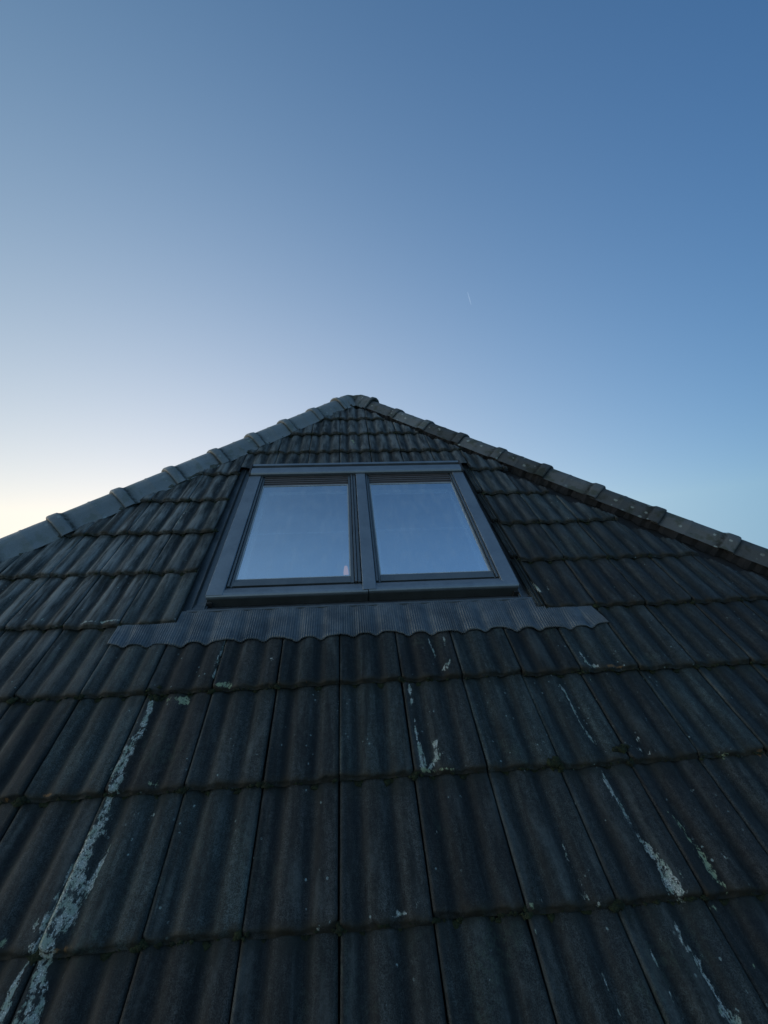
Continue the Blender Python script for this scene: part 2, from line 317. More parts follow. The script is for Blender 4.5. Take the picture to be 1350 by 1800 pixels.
# ---------------------------------------------------------------- lichen runs on the tiles: (x, y, half width) along each run, strength, kind
STROKES = [
 ([(-0.873,0.783,0.0116),(-0.863,0.719,0.0153),(-0.856,0.64,0.0148),(-0.874,0.568,0.0209),(-0.877,0.492,0.0247),(-0.869,0.425,0.0229)], 1.00, 0),
 ([(-0.875,0.384,0.0155),(-0.868,0.335,0.0201),(-0.876,0.269,0.0242),(-0.879,0.214,0.0273),(-0.874,0.161,0.0303),(-0.881,0.108,0.0366),(-0.887,0.058,0.0424),(-0.887,0.01,0.0377)], 1.00, 0),
 ([(-0.807,0.246,0.0048),(-0.818,0.198,0.0085),(-0.823,0.147,0.0135),(-0.842,0.1,0.0182),(-0.838,0.055,0.0177)], 0.95, 0),
 ([(-0.877,-0.017,0.0134),(-0.869,-0.052,0.0197),(-0.858,-0.09,0.0255),(-0.859,-0.128,0.031)], 0.95, 0),
 ([(-0.922,-0.028,0.008),(-0.927,-0.07,0.0142),(-0.926,-0.121,0.0217)], 0.85, 0),
 ([(-0.602,1.09,0.0072),(-0.605,0.981,0.0092),(-0.605,0.87,0.0066)], 0.90, 0),
 ([(-0.784,0.78,0.0126),(-0.712,0.765,0.0157)], 1.00, 2),
 ([(-0.576,0.822,0.0097),(-0.522,0.819,0.0108)], 0.90, 2),
 ([(-0.74,0.428,0.008),(-0.709,0.426,0.008)], 0.90, 2),
 ([(-1.129,0.414,0.0061),(-1.095,0.413,0.0078)], 1.00, 1),
 ([(-0.809,-0.035,0.0047),(-0.812,-0.052,0.0059)], 0.80, 0),
 ([(-1.016,0.018,0.0089),(-1.012,0.032,0.0069)], 0.95, 2),
 ([(-0.799,0.555,0.0095),(-0.772,0.608,0.0068)], 0.55, 0),
 ([(-1.426,1.227,0.005),(-1.207,1.224,0.005)], 0.80, 0),
 ([(-1.266,0.401,0.0043),(-1.236,0.405,0.0043)], 0.70, 1),
 ([(-0.767,0.319,0.0067),(-0.761,0.332,0.005)], 0.75, 0),
 ([(-0.693,0.331,0.0068)], 0.70, 0),
 ([(-0.806,0.008,0.0076),(-0.843,0.003,0.0061)], 0.70, 1),
 ([(0.475,1.048,0.0049),(0.487,0.978,0.0084),(0.493,0.937,0.0094)], 0.90, 0),
 ([(0.557,0.888,0.0093),(0.518,0.846,0.0102)], 0.90, 0),
 ([(0.552,1.059,0.005),(0.559,1.001,0.0049)], 0.70, 0),
 ([(0.338,0.784,0.0077),(0.331,0.701,0.0095)], 1.00, 0),
 ([(0.333,0.614,0.0051),(0.333,0.547,0.0079),(0.339,0.492,0.0125),(0.338,0.432,0.0159)], 1.00, 0),
 ([(0.399,0.529,0.0049),(0.418,0.475,0.0124),(0.369,0.422,0.0102)], 1.00, 0),
 ([(0.331,0.416,0.0074),(0.455,0.409,0.0037)], 0.85, 2),
 ([(-0.348,0.951,0.0046),(-0.318,0.941,0.0046)], 0.90, 0),
 ([(-0.16,0.811,0.0055)], 1.00, 1),
 ([(0.167,0.015,0.0051),(0.219,0.02,0.0051)], 0.85, 0),
 ([(0.252,0.041,0.0126)], 0.50, 0),
 ([(0.007,0.017,0.0043)], 0.80, 0),
 ([(0.202,0.741,0.0043)], 0.70, 0),
 ([(0.352,0.221,0.0042)], 0.90, 0),
 ([(0.268,0.07,0.0023)], 0.80, 0),
 ([(-0.29,-0.007,0.0028),(-0.287,-0.021,0.0028)], 0.80, 0),
 ([(-0.064,-0.001,0.0028)], 0.80, 0),
 ([(1.067,0.769,0.0056),(1.078,0.711,0.0077),(1.074,0.624,0.0063),(1.07,0.554,0.0061),(1.081,0.524,0.0091),(1.091,0.486,0.0089)], 0.95, 0),
 ([(1.245,0.891,0.0071),(1.248,0.839,0.0128),(1.288,0.824,0.0116)], 0.80, 0),
 ([(1.342,0.815,0.0081),(1.415,0.816,0.0058)], 0.90, 1),
 ([(1.231,0.784,0.008),(1.229,0.748,0.0056)], 0.80, 0),
 ([(1.287,0.489,0.013)], 0.80, 0),
 ([(1.252,0.45,0.0098),(1.296,0.426,0.0126)], 0.80, 0),
 ([(1.387,0.618,0.0064)], 0.85, 0),
 ([(1.4,0.458,0.004)], 0.70, 0),
 ([(1.188,0.452,0.0039)], 0.70, 0),
 ([(1.599,0.4,0.0058),(1.627,0.403,0.0058)], 0.90, 2),
 ([(1.754,0.403,0.0107),(1.792,0.404,0.0098)], 0.90, 1),
 ([(1.071,0.379,0.0047),(1.062,0.331,0.01),(1.079,0.266,0.0097),(1.076,0.189,0.0101),(1.089,0.155,0.0116),(1.11,0.098,0.0145),(1.121,0.056,0.0235),(1.113,0.023,0.0269)], 0.88, 0),
 ([(1.241,0.235,0.0052),(1.259,0.185,0.0119),(1.273,0.113,0.0147),(1.27,0.047,0.0157),(1.287,0.018,0.0116)], 0.62, 2),
 ([(1.373,0.283,0.0036),(1.41,0.3,0.0036)], 0.85, 0),
 ([(0.789,0.186,0.0025),(0.803,0.11,0.0048),(0.805,0.035,0.0038)], 0.60, 0),
 ([(0.809,0.021,0.0083)], 0.80, 0),
 ([(0.62,0.011,0.0089)], 0.90, 2),
 ([(0.841,0.002,0.0067)], 0.80, 0),
 ([(0.66,0.025,0.0113)], 0.50, 0),
 ([(0.673,-0.015,0.0037)], 0.80, 0),
 ([(0.952,-0.092,0.0042),(0.955,-0.166,0.004),(0.956,-0.231,0.0045)], 0.66, 0),
 ([(1.066,-0.048,0.0051),(1.06,-0.092,0.0078),(1.078,-0.125,0.0118),(1.082,-0.165,0.0115),(1.083,-0.215,0.0183),(1.093,-0.243,0.0205)], 0.80, 0),
 ([(1.24,-0.144,0.0055),(1.25,-0.164,0.0075)], 0.85, 2),
 ([(1.235,-0.2,0.0047)], 0.80, 0),
 ([(0.779,-0.147,0.0027),(0.784,-0.197,0.0058),(0.789,-0.226,0.0064)], 0.70, 0),
 ([(1.203,-0.015,0.006),(1.226,-0.034,0.006)], 0.85, 2),
 ([(1.343,0.084,0.0089)], 0.50, 0),
 ([(0.614,-0.041,0.0036),(0.653,-0.091,0.0021)], 0.55, 0),
 ([(1.178,1.478,0.0057),(1.195,1.379,0.0103),(1.216,1.316,0.0116)], 1.00, 0),
 ([(1.274,1.375,0.0063),(1.284,1.344,0.0063)], 0.90, 0),
 ([(2.383,1.096,0.0059)], 0.70, 0),
 ([(1.236,0.893,0.0093),(1.268,0.827,0.0116)], 0.70, 0),
 ([(1.96,1.3,0.0063)], 0.60, 0),
 ([(-1.889,1.548,0.0114)], 0.90, 0),
 ([(-1.627,1.255,0.0072),(-1.597,1.264,0.0073)], 0.85, 0),
 ([(-1.182,2.28,0.0058),(-1.19,2.09,0.0124)], 0.75, 0),
 ([(-1.495,1.226,0.0051),(-1.419,1.232,0.0072),(-1.206,1.23,0.0042)], 0.70, 0),
 ([(0.125,3.458,0.0144),(0.148,3.341,0.0141)], 0.70, 2),
 ([(0.178,3.284,0.0063),(0.282,3.322,0.0051)], 0.80, 0),
 ([(0.098,3.776,0.0112)], 0.50, 0),
]

# ---------------------------------------------------------------- geometry constants of the roof
TW, TG = 0.30, 0.40217          # tile cover width, gauge
APX, APS, HK = 0.175, 4.64, 0.86   # apex of the hip end, and how far the hips spread per metre of slope
S_EAVE = -1.20
def hipx(s, side): return APX + side * HK * (APS - s)

def profile(u):
    """height of the tile surface across its width, 0 = crest"""
    k = np.array([0.0, .045, .065, .10, .155, .205, .25, .295, .345, .42, .50, .565, .62, .665, .71, .765, .83, .93, 1.0])
    z = np.array([0.0, 0.0, -.0045, -.005, -.0075, -.017, -.020, -.016, -.0045, -.0005, -.0008, -.0045, -.015, -.019, -.015, -.004, -.0005, 0.0, 0.0])
    uu = np.linspace(0, 1, 201); zz = np.interp(uu, k, z)
    ker = np.hanning(13); ker /= ker.sum(); zz = np.convolve(np.r_[[zz[0]] * 6, zz, [zz[-1]] * 6], ker, 'valid')
    return np.interp(u, uu, zz) * 1.02
STEP = 0.026; THK = 0.017
def stroke_fields(X, Y):
    F = [np.zeros(len(X)) for _ in range(3)]
    for pts, st, kd in STROKES:
        p = np.array(pts); m = p[:, 2].max() * 2.5 + .02
        idx = np.where((X > p[:, 0].min() - m) & (X < p[:, 0].max() + m) & (Y > p[:, 1].min() - m) & (Y < p[:, 1].max() + m))[0]
        if not len(idx): continue
        x = X[idx]; y = Y[idx]; best = np.zeros(len(idx))
        segs = [(p[i], p[i + 1]) for i in range(len(p) - 1)] or [(p[0], p[0])]
        for a, b in segs:
            d = b[:2] - a[:2]; L = d @ d + 1e-9
            tt = np.clip(((x - a[0]) * d[0] + (y - a[1]) * d[1]) / L, 0, 1)
            w = np.maximum((a[2] + (b[2] - a[2]) * tt) * .84, .004)
            q = np.hypot(x - a[0] - tt * d[0], y - a[1] - tt * d[1]) / w
            best = np.maximum(best, np.clip(1.08 - .55 * q, 0, .76))
        F[kd][idx] = np.maximum(F[kd][idx], best * (.35 + .65 * st))
    return F

def tile_field(cols, rows, region, nu, nv, seed, strokes=False):
    """all tiles of one slope as one mesh; region(x, y) says whether a face may stay"""
    r = np.random.default_rng(seed); V = []; Fc = []; A = {k: [] for k in ('tv', 'tc', 'crest', 'fr')}; off = 0
    L = TG + .055
    us = np.linspace(0, 1, nu + 1)
    vs = np.r_[0, .002, .005, .009, .014, np.linspace(.022, L, nv)]
    rd = np.array([.0105, .0062, .003, .001, 0.0] + [0] * nv)      # rounded lower lip
    for j in rows:
        rowj = r.normal(0, .0025)
        for i in cols:
            cx = (i + .5) * TW; cy = (j + .5) * TG
            if not region(cx, cy, .34): continue
            gap = .0033; yaw = r.normal(0, .006); dy = rowj + r.normal(0, .0025); dz = r.normal(0, .0020); tl = r.normal(0, .003)
            x0 = i * TW + gap * r.uniform(.6, 1.4) ; x1 = (i + 1) * TW - gap * r.uniform(.6, 1.4)
            U, Vv = np.meshgrid(us, vs)
            X = x0 + U * (x1 - x0); Y = j * TG + Vv + dy + (U - .5) * yaw * TW * 2
            # lower lip wanders a little, as cast and worn concrete does
            Y = Y + (.0025 * np.sin(U * 9 + r.uniform(0, 6)) + .0015 * np.sin(U * 23 + r.uniform(0, 6))) * np.exp(-Vv / .03)
            for cxn, sz in ((0.0, r.exponential(.35)), (1.0, r.exponential(.35)), (r.random(), r.exponential(.22))):   # chipped corners and nicks
                Y = Y + min(sz, 1.4) * .013 * np.exp(-((U - cxn) / (.035 + .02 * r.random())) ** 2) * np.exp(-Vv / .02)
            X = X - (Vv - L / 2) * yaw
            P = profile(U)
            Z = P + STEP * (1 - Vv / TG) - rd[:, None] + dz + (U - .5) * tl - .001
            Z = Z + .0008 * np.sin(X * 61 + Y * 13 + j) + .0006 * np.sin(Y * 47 + X * 29)
            zt = P[0] + STEP + dz + (us - .5) * tl
            # side lips round down at the joints
            Z[:, 0] -= .004; Z[:, -1] -= .004
            top = np.stack([X, Y, Z], -1).reshape(-1, 3)
            n1 = nu + 1; m1 = len(vs)
            # skirt below the front, left and right edges
            fb = np.stack([X[0], Y[0] * 0 + j * TG + dy - .0075 + (us - .5) * yaw * TW * 2, np.minimum(zt * 0 + .0015 + dz, Z[0] - .004)], -1)
            fl = np.stack([X[:, 0], Y[:, 0], Z[:, 0] - THK], -1); frr = np.stack([X[:, -1], Y[:, -1], Z[:, -1] - THK], -1)
            fs = []
            c = np.arange(n1 * m1).reshape(m1, n1)
            q = np.stack([c[:-1, :-1], c[:-1, 1:], c[1:, 1:], c[1:, :-1]], -1).reshape(-1, 4)
            b0 = n1 * m1; fbi = b0 + np.arange(n1)
            q2 = np.stack([fbi[:-1], fbi[1:], c[0, 1:], c[0, :-1]], -1)
            l0 = b0 + n1; li = l0 + np.arange(m1); ri = l0 + m1 + np.arange(m1)
            q3 = np.stack([li[1:], li[:-1], c[:-1, 0], c[1:, 0]], -1)
            q4 = np.stack([ri[:-1], ri[1:], c[1:, -1], c[:-1, -1]], -1)
            vv = np.concatenate([top, fb, fl, frr]); ff = np.concatenate([q, q2, q3, q4])
            cen = vv[ff].mean(1); keep = region(cen[:, 0], cen[:, 1], 0)
            keep = keep if isinstance(keep, np.ndarray) else np.full(len(ff), keep)
            ff = ff[keep]
            if not len(ff): continue
            V.append(vv); Fc.append(ff + off); off += len(vv); N = len(vv)
            tv = r.random(); tcv = r.random()
            A['tv'].append(np.full(N, tv)); A['tc'].append(np.full(N, tcv))
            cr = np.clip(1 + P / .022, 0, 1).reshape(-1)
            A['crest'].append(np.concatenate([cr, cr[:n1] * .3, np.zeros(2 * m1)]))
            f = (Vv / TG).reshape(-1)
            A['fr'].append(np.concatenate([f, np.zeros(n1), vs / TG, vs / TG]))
    V = np.concatenate(V); Fc = np.concatenate(Fc)
    used = np.unique(Fc); mp = np.full(len(V), -1); mp[used] = np.arange(len(used)); Fc = mp[Fc]
    V = V[used]; A = {k: np.concatenate(a)[used] for k, a in A.items()}
    me = bpy.data.meshes.new('roof'); me.vertices.add(len(V)); me.vertices.foreach_set('co', V.astype(np.float32).ravel())
    me.loops.add(Fc.size); me.loops.foreach_set('vertex_index', Fc.ravel().astype(np.int32))
    me.polygons.add(len(Fc)); me.polygons.foreach_set('loop_start', np.arange(0, Fc.size, 4, dtype=np.int32))
    me.polygons.foreach_set('loop_total', np.full(len(Fc), 4, np.int32))
    me.update(calc_edges=True); me.polygons.foreach_set('use_smooth', [True] * len(Fc))
    for k, a in A.items(): attrf(me, k, a)
    if strokes:
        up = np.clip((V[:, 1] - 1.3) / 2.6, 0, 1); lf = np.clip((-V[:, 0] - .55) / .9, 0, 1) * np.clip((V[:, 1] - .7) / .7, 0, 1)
        attrf(me, 'painted_sheen', np.clip(.75 * up + .9 * lf * (1 - .3 * up), 0, 1))  # painted sheen grows up the slope and towards the left
        a, b, c = stroke_fields(V[:, 0], V[:, 1]); attrf(me, 'lich', a); attrf(me, 'orng', b); attrf(me, 'green', c)
    me.validate(); return me

# ---------------------------------------------------------------- the house
house = empty('house', (APX, 3.0, 0)); WM['house'] = Matrix.Translation((APX, 3.0, 0))
tag(house, 'hip-roofed house end of dark mossy concrete tiles with a double roof window below the apex', 'house')

WL, WR, WB, WT = -.78, 1.095, 1.355, 2.86       # outline of the roof window in the roof frame
def region_front(x, y, m):
    x = np.asarray(x, float); y = np.asarray(y, float)
    wob = .02 * np.sin(y * 15.3) + .012 * np.sin(y * 41.0) if m == 0 else 0
    hl = APX - HK * (APS - y) + .135 - m; hr = APX + HK * (APS - y) - .10 + m
    row = np.floor(y / TG + .02)
    cut = np.where((row >= 1) & (row <= 6), .21, .08) if m == 0 else 0      # tiles stop short of the right hip
    ok = (x > hl) & (x < hr - cut + wob) & (y > S_EAVE)
    if m == 0:
        hole = (x > -.898) & (x < 1.192) & (y > 3 * TG - .02) & (y < 2.925)
        ok &= ~hole
    return ok if ok.ndim else bool(ok)
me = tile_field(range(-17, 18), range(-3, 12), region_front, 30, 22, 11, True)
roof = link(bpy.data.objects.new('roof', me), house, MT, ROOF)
tag(roof, 'near roof slope of dark double-roll tiles with pale lichen runs')

# other slopes: same apex, ridge running back, seen only from the side
RIDGE = 5.0
apex_w = ROOF @ Vector((APX, APS, 0))
def slope_frame(side):
    """frame of a side slope: x along its eaves, y up the slope"""
    pa = math.atan2(S45, HK); ca, sa = math.cos(pa), math.sin(pa)
    xa = Vector((0, -side, 0)); ya = Vector((-side * ca, 0, sa)); 
    if side > 0: xa = Vector((0, 1, 0)); ya = Vector((-ca, 0, sa))
    else: xa = Vector((0, -1, 0)); ya = Vector((ca, 0, sa))
    za = xa.cross(ya)
    M = Matrix.Identity(4)
    for i in range(3): M[i][0] = xa[i]; M[i][1] = ya[i]; M[i][2] = za[i]; M[i][3] = apex_w[i]
    return M, pa
SLEN = (APS - S_EAVE) * S45 / math.sin(math.atan2(S45, HK))
def region_side(side):
    def f(x, y, m):
        x = np.asarray(x, float); y = np.asarray(y, float)
        t_ = side * x      # distance back from the hip apex
        k = (APS - S_EAVE) * C45 / SLEN
        ok = (t_ > k * y + .12 - m) & (t_ < RIDGE - k * y + m) & (y < -.03 + m) & (y > -SLEN)
        return ok if ok.ndim else bool(ok)
    return f
for side in (-1, 1):
    Ms, pa = slope_frame(side)
    n = int(SLEN / TG) + 2
    msh = tile_field(range(-36, 36), range(-n, 1), region_side(side), 12, 3, 20 + side)
    link(bpy.data.objects.new('side_roof', msh), house, MT, Ms)
# underlay below all slopes (with the opening for the window in the near one), and a plain rear slope
def W(x, s, h=0): return ROOF @ Vector((x, s, h))
eL, eR = W(hipx(S_EAVE, -1), S_EAVE), W(hipx(S_EAVE, 1), S_EAVE)
back = Vector((0, RIDGE, 0)); run = (APS - S_EAVE) * C45
bl = Vector((eL.x, apex_w.y + RIDGE + run, eL.z)); br = Vector((eR.x, bl.y, eL.z))
dn = Vector((0, 0, -.055))
u = MB()
hx0, hx1, hy0, hy1 = -.70, 1.02, 1.45, 2.78; UZ = -.05
P = [Vector((hipx(S_EAVE, -1), S_EAVE, UZ)), Vector((hipx(S_EAVE, 1), S_EAVE, UZ)), Vector((APX, APS, UZ)),
     Vector((hx0, hy0, UZ)), Vector((hx1, hy0, UZ)), Vector((hx1, hy1, UZ)), Vector((hx0, hy1, UZ))]
u.add(P, [(0, 1, 4, 3), (1, 2, 5, 4), (2, 6, 5), (2, 0, 3, 6)])
u.build('roof_underlay', M_UNDER, house)
u = MB(); A0 = apex_w + dn; A1 = apex_w + back + dn
u.add([eL + dn, bl + dn, A1, A0, eR + dn, br + dn], [(0, 1, 2, 3), (4, 3, 2, 5), (1, 5, 2)])
u.build('rear_roof', M_UNDER, house, Matrix.Identity(4))
u = MB(); e = .45; zt_ = eL.z - .12
u.box(eL.x + e, eR.x - e, eL.y + e, bl.y - e, 0, zt_); u.build('wall', M_WALL, house, Matrix.Identity(4))
u = MB()
for a, b in (((eL.x, eL.y), (eR.x, eL.y + .02)),):
    u.prism_x([(eL.y - .14, zt_ + .02), (eL.y - .02, zt_ + .02), (eL.y - .02, zt_ + .12), (eL.y - .03, zt_ + .12), (eL.y - .03, zt_ + .035), (eL.y - .13, zt_ + .035), (eL.y - .13, zt_ + .12), (eL.y - .14, zt_ + .12)], eL.x, eR.x)
u.build('gutter', M_CLAD, house, Matrix.Identity(4))

# ---- hip and ridge tiles
CPITCH = .432
def cap_mesh(name, drop, growth_shade, seed):
    """one hip tile: x across, y along (0 = lower collar end), z up; drop = fall of the roof per metre sideways"""
    r = random.Random(seed)
    half = .130
    base = [(-half, -drop * half + .004), (-.112, -drop * .112 + .030), (-.088, .036), (-.062, .070), (-.040, .082), (0, .088),
            (.040, .082), (.062, .070), (.088, .036), (.112, -drop * .112 + .030), (half, -drop * half + .004)]
    # refine
    bx = np.array([p[0] for p in base]); bz = np.array([p[1] for p in base])
    tt = np.linspace(0, len(base) - 1, 41); xs = np.interp(tt, range(len(base)), bx); zs = np.interp(tt, range(len(base)), bz)
    L = CPITCH + .05
    st = [(0, -.0015, .8), (.003, .013, 0), (.009, .017, 0), (.018, .0185, .1), (.056, .018, .1), (.070, .0165, .2), (.082, .007, 1), (.094, .001, .9), (.11, 0, .35), (.14, 0, 0),
          (.20, 0, 0), (.262, 0, 0), (.268, .0028, 0), (.276, .0028, 0), (.284, 0, 0), (.36, -.0005, 0), (CPITCH - .02, -.001, .1), (CPITCH, -.002, .7), (L, -.006, 1)]
    V = []; seam = []
    nrm = np.stack([xs / .09, np.full(len(xs), 1.0)], 1); nrm /= np.linalg.norm(nrm, axis=1)[:, None]
    for a, o, sm in st:
        for x, z, n in zip(xs, zs, nrm):
            V.append((x + n[0] * o, a + .0015 * math.sin(x * 50 + seed), z + n[1] * o + .0007 * math.sin(a * 40 + x * 60 + seed))); seam.append(sm)
    n = len(xs); F = [(i * n + j, i * n + j + 1, (i + 1) * n + j + 1, (i + 1) * n + j) for i in range(len(st) - 1) for j in range(n - 1)]
    # lower end face: ring with thickness
    o = len(V)
    for x, z, nn in zip(xs, zs, nrm):
        V.append((x - nn[0] * .016, .004, z - nn[1] * .016)); seam.append(.7)
    F += [(j, o + j, o + j + 1, j + 1) for j in range(n - 1)]
    m = bpy.data.meshes.new(name); m.from_pydata(V, [], F)
    m.polygons.foreach_set('use_smooth', [True] * len(F)); attrf(m, 'seam', seam); attrf(m, 'growth_shade', [growth_shade] * len(V))
    m.update(); return m
n_front = Vector((0, -S45, C45))
def hip_frame(side):
    d = (W(APX, APS) - W(hipx(S_EAVE, side), S_EAVE)); L = d.length; d.normalize()       # up the hip
    Ms, _ = slope_frame(side); n2 = Vector((Ms[0][2], Ms[1][2], Ms[2][2]))
    nb = (n_front + n2).normalized(); sv = d.cross(nb).normalized()
    drop = abs(sv.dot(n_front)) / nb.dot(n_front)
    return d, sv, nb, drop, L
# each hip was bedded a little differently: sideways shift, height, width and height scale, first end, pitch, roll
for side, (dx, dn_, sx, sz, first, pitch, roll) in ((-1, (-.021, .007, .99, 1.014, .319, .439, .037)), (1, (.047, .0125, .9825, .80, .313, .4546, -.083))):
    d, sv, nb, drop, L = hip_frame(side)
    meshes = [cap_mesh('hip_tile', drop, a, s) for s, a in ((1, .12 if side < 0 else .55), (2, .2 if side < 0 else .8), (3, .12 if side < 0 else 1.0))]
    k = 0
    while True:
        dist = first + pitch * k
        if dist > L + .05: break
        msh = meshes[(k * 7 + k // 3) % 2] if k < 3 or side < 0 else meshes[1 + k % 2]
        p = apex_w - d * dist + nb * (dn_ + random.gauss(0, .002)) + sv * (dx + random.gauss(0, .003))
        M = Matrix.Identity(4)
        dd = (d + sv * random.gauss(0, .006) + nb * (-.004)).normalized(); s2 = dd.cross(nb).normalized(); n2 = s2.cross(dd)
        s3 = s2 * math.cos(roll) + n2 * math.sin(roll); n3 = n2 * math.cos(roll) - s2 * math.sin(roll)
        yl = .52 if k == 0 else pitch / CPITCH
        for i in range(3): M[i][0] = s3[i] * sx; M[i][1] = dd[i] * yl; M[i][2] = n3[i] * (sz if k else 1.08); M[i][3] = p[i]
        o = link(bpy.data.objects.new('hip_tile', msh), roof, None, M)
        if not msh.materials: msh.materials.append(MC)
        o['group'] = 'hip tiles along the roof edges'
        k += 1
pa = math.atan2(S45, HK); rm = cap_mesh('ridge_tile', math.tan(pa), .5, 5); rm.materials.append(MC)
for k in range(int(RIDGE / CPITCH) - 1):
    M = Matrix.Translation(apex_w + Vector((0, .10 + k * CPITCH, -.038)))
    o = link(bpy.data.objects.new('ridge_tile', rm), roof, None, M); o['group'] = 'ridge tiles running back from the apex'
# mortar saddle where the two hips and the ridge meet
def blob(name, mat, parent, cen, rad, seed, M=Matrix.Identity(4), seg=20, amp=.18):
    r = random.Random(seed); ph = [r.uniform(0, 6) for _ in range(6)]; V = []; F = []
    for i in range(seg + 1):
        th = math.pi * i / seg
        for j in range(seg * 2):
            f = math.pi * j / seg
            q = 1 + amp * (math.sin(3 * f + ph[0] + 2 * th) * .5 + math.sin(5 * th + ph[1]) * .3 + math.sin(7 * f + ph[2] - 4 * th) * .3)
            V.append((cen[0] + rad[0] * q * math.sin(th) * math.cos(f), cen[1] + rad[1] * q * math.sin(th) * math.sin(f), cen[2] + rad[2] * q * math.cos(th)))
    n = seg * 2
    F = [(i * n + j, i * n + (j + 1) % n, (i + 1) * n + (j + 1) % n, (i + 1) * n + j) for i in range(seg) for j in range(n)]
    b = MB(); b.add(V, F); return b.build(name, mat, parent, M, 0, True)
blob('mortar_saddle', M_MORTAR, roof, (apex_w.x + .025, apex_w.y + .05, apex_w.z + .004), (.15, .13, .07), 3)
# mortar bed under the left hip tiles
for side in (-1, 1):
    d, sv, nb, drop, L = hip_frame(side)
    m = MB(); N = int(L / .03); w = .095 if side < 0 else .07; prof = []
    V = []; 
    for i in range(N + 1):
        p = apex_w - d * (i * .03)
        ww = w + .010 * math.sin(i * .9) + .008 * math.sin(i * 2.3)
        for x, z in ((-ww, -drop * ww - .05), (-ww, -drop * ww + .012), (-ww * .6, .0), (0, .02), (ww * .6, .0), (ww, -drop * ww + .012), (ww, -drop * ww - .05)):
            q = p + sv * x + nb * z; V.append(tuple(q))
    m.add(V, [(i * 7 + j, i * 7 + j + 1, (i + 1) * 7 + j + 1, (i + 1) * 7 + j) for i in range(N) for j in range(6)])
    m.build('mortar_bed', M_MORTAR if side < 0 else M_UNDER, roof, Matrix.Identity(4))

# ---------------------------------------------------------------- roof window (double), in the roof frame
f = MB()
HT = .035                                   # top of the cladding
f.box(WL + .004, WR - .004, WB + .008, WB + .03, -.075, HT - .012)       # front face of the frame
f.box(WL + .004, WL + .04, WB + .03, WT - .02, -.075, HT - .014)
f.box(WR - .04, WR - .004, WB + .03, WT - .02, -.075, HT - .014)
f.box(WL + .04, WR - .04, WT - .06, WT - .02, -.075, HT - .014)
win = f.build('roof_window', M_FRONT, house, ROOF, .002)
tag(win, 'grey double roof window with two reflecting panes')
MUL0, MUL1 = .139, .221
def clad(x0, x1, split, dz=0.0):
    b = MB()
    e = .0022
    for y0, y1, z in ((WB + .012, split - e, HT + .004), (split - e, WT - .09, HT + .0015)):
        b.prism_y([(x0, HT - .03), (x0, z + dz - .003), (x0 + .004, z + dz), (x1 - .004, z + dz), (x1, z + dz - .003), (x1, HT - .03)], y0, y1)
    o = b.build('side_cladding', M_CLAD, win, ROOF, .0012)
    # folded end at the foot
    return o
clad(WL, -.680, 2.12)
clad(.998, WR, 2.12)
m_ = clad(MUL0, MUL1, 2.13, .004); m_.name = 'centre_cladding'
# lower sill: rounded aluminium roll, in two lengths that butt under the centre cladding
for x0, x1, dz in ((WL + .004, .170, 0.0), (.176, WR - .004, .003)):
    b = MB()
    prof = [(WB, HT - .022), (WB, HT - .012), (WB + .004, HT - .004), (WB + .012, HT + .001), (WB + .028, HT + .0025), (WB + .050, HT - .001), (WB + .072, HT - .010), (WB + .086, HT - .022), (WB + .086, HT - .03)]
    b.prism_x([(y, z + dz) for y, z in prof], x0, x1)
    s = b.build('sill', M_CLAD, win, ROOF, .001)
    b = MB(); b.box(x0 + .002, x1 - .002, WB + .0005, WB + .0035, -.066, HT - .022 + dz); b.build('lower_front_panel', M_FRONT, win, ROOF, .001)
for x in (WL + .002, WR - .032):
    b = MB(); b.box(x, x + .030, WB - .010, WB + .0, -.050, -.004); b.build('corner_bracket', M_DARK, win, ROOF, .002)
# hood across the top
b = MB()
b.prism_x([(WT - .135, HT - .01), (WT - .137, HT + .014), (WT - .128, HT + .024), (WT - .108, HT + .030), (WT - .052, HT + .030), (WT - .048, HT + .006), (WT - .022, HT + .006), (WT - .018, HT + .034), (WT + .012, HT + .034), (WT + .016, HT + .02), (WT + .016, HT - .05), (WT - .09, HT - .05)], WL + .012, WR - .012)
b.build('hood', M_CLAD, win, ROOF, .0012)
for x0, x1 in ((WL - .004, WL + .010), (WR - .010, WR + .004)):
    b = MB(); b.prism_x([(WT - .135, HT - .03), (WT - .139, HT + .012), (WT - .125, HT + .028), (WT + .0, HT + .038), (WT + .030, HT + .03), (WT + .034, HT - .05)], x0, x1)
    b.build('hood_end_cap', M_DARK, win, ROOF, .001)
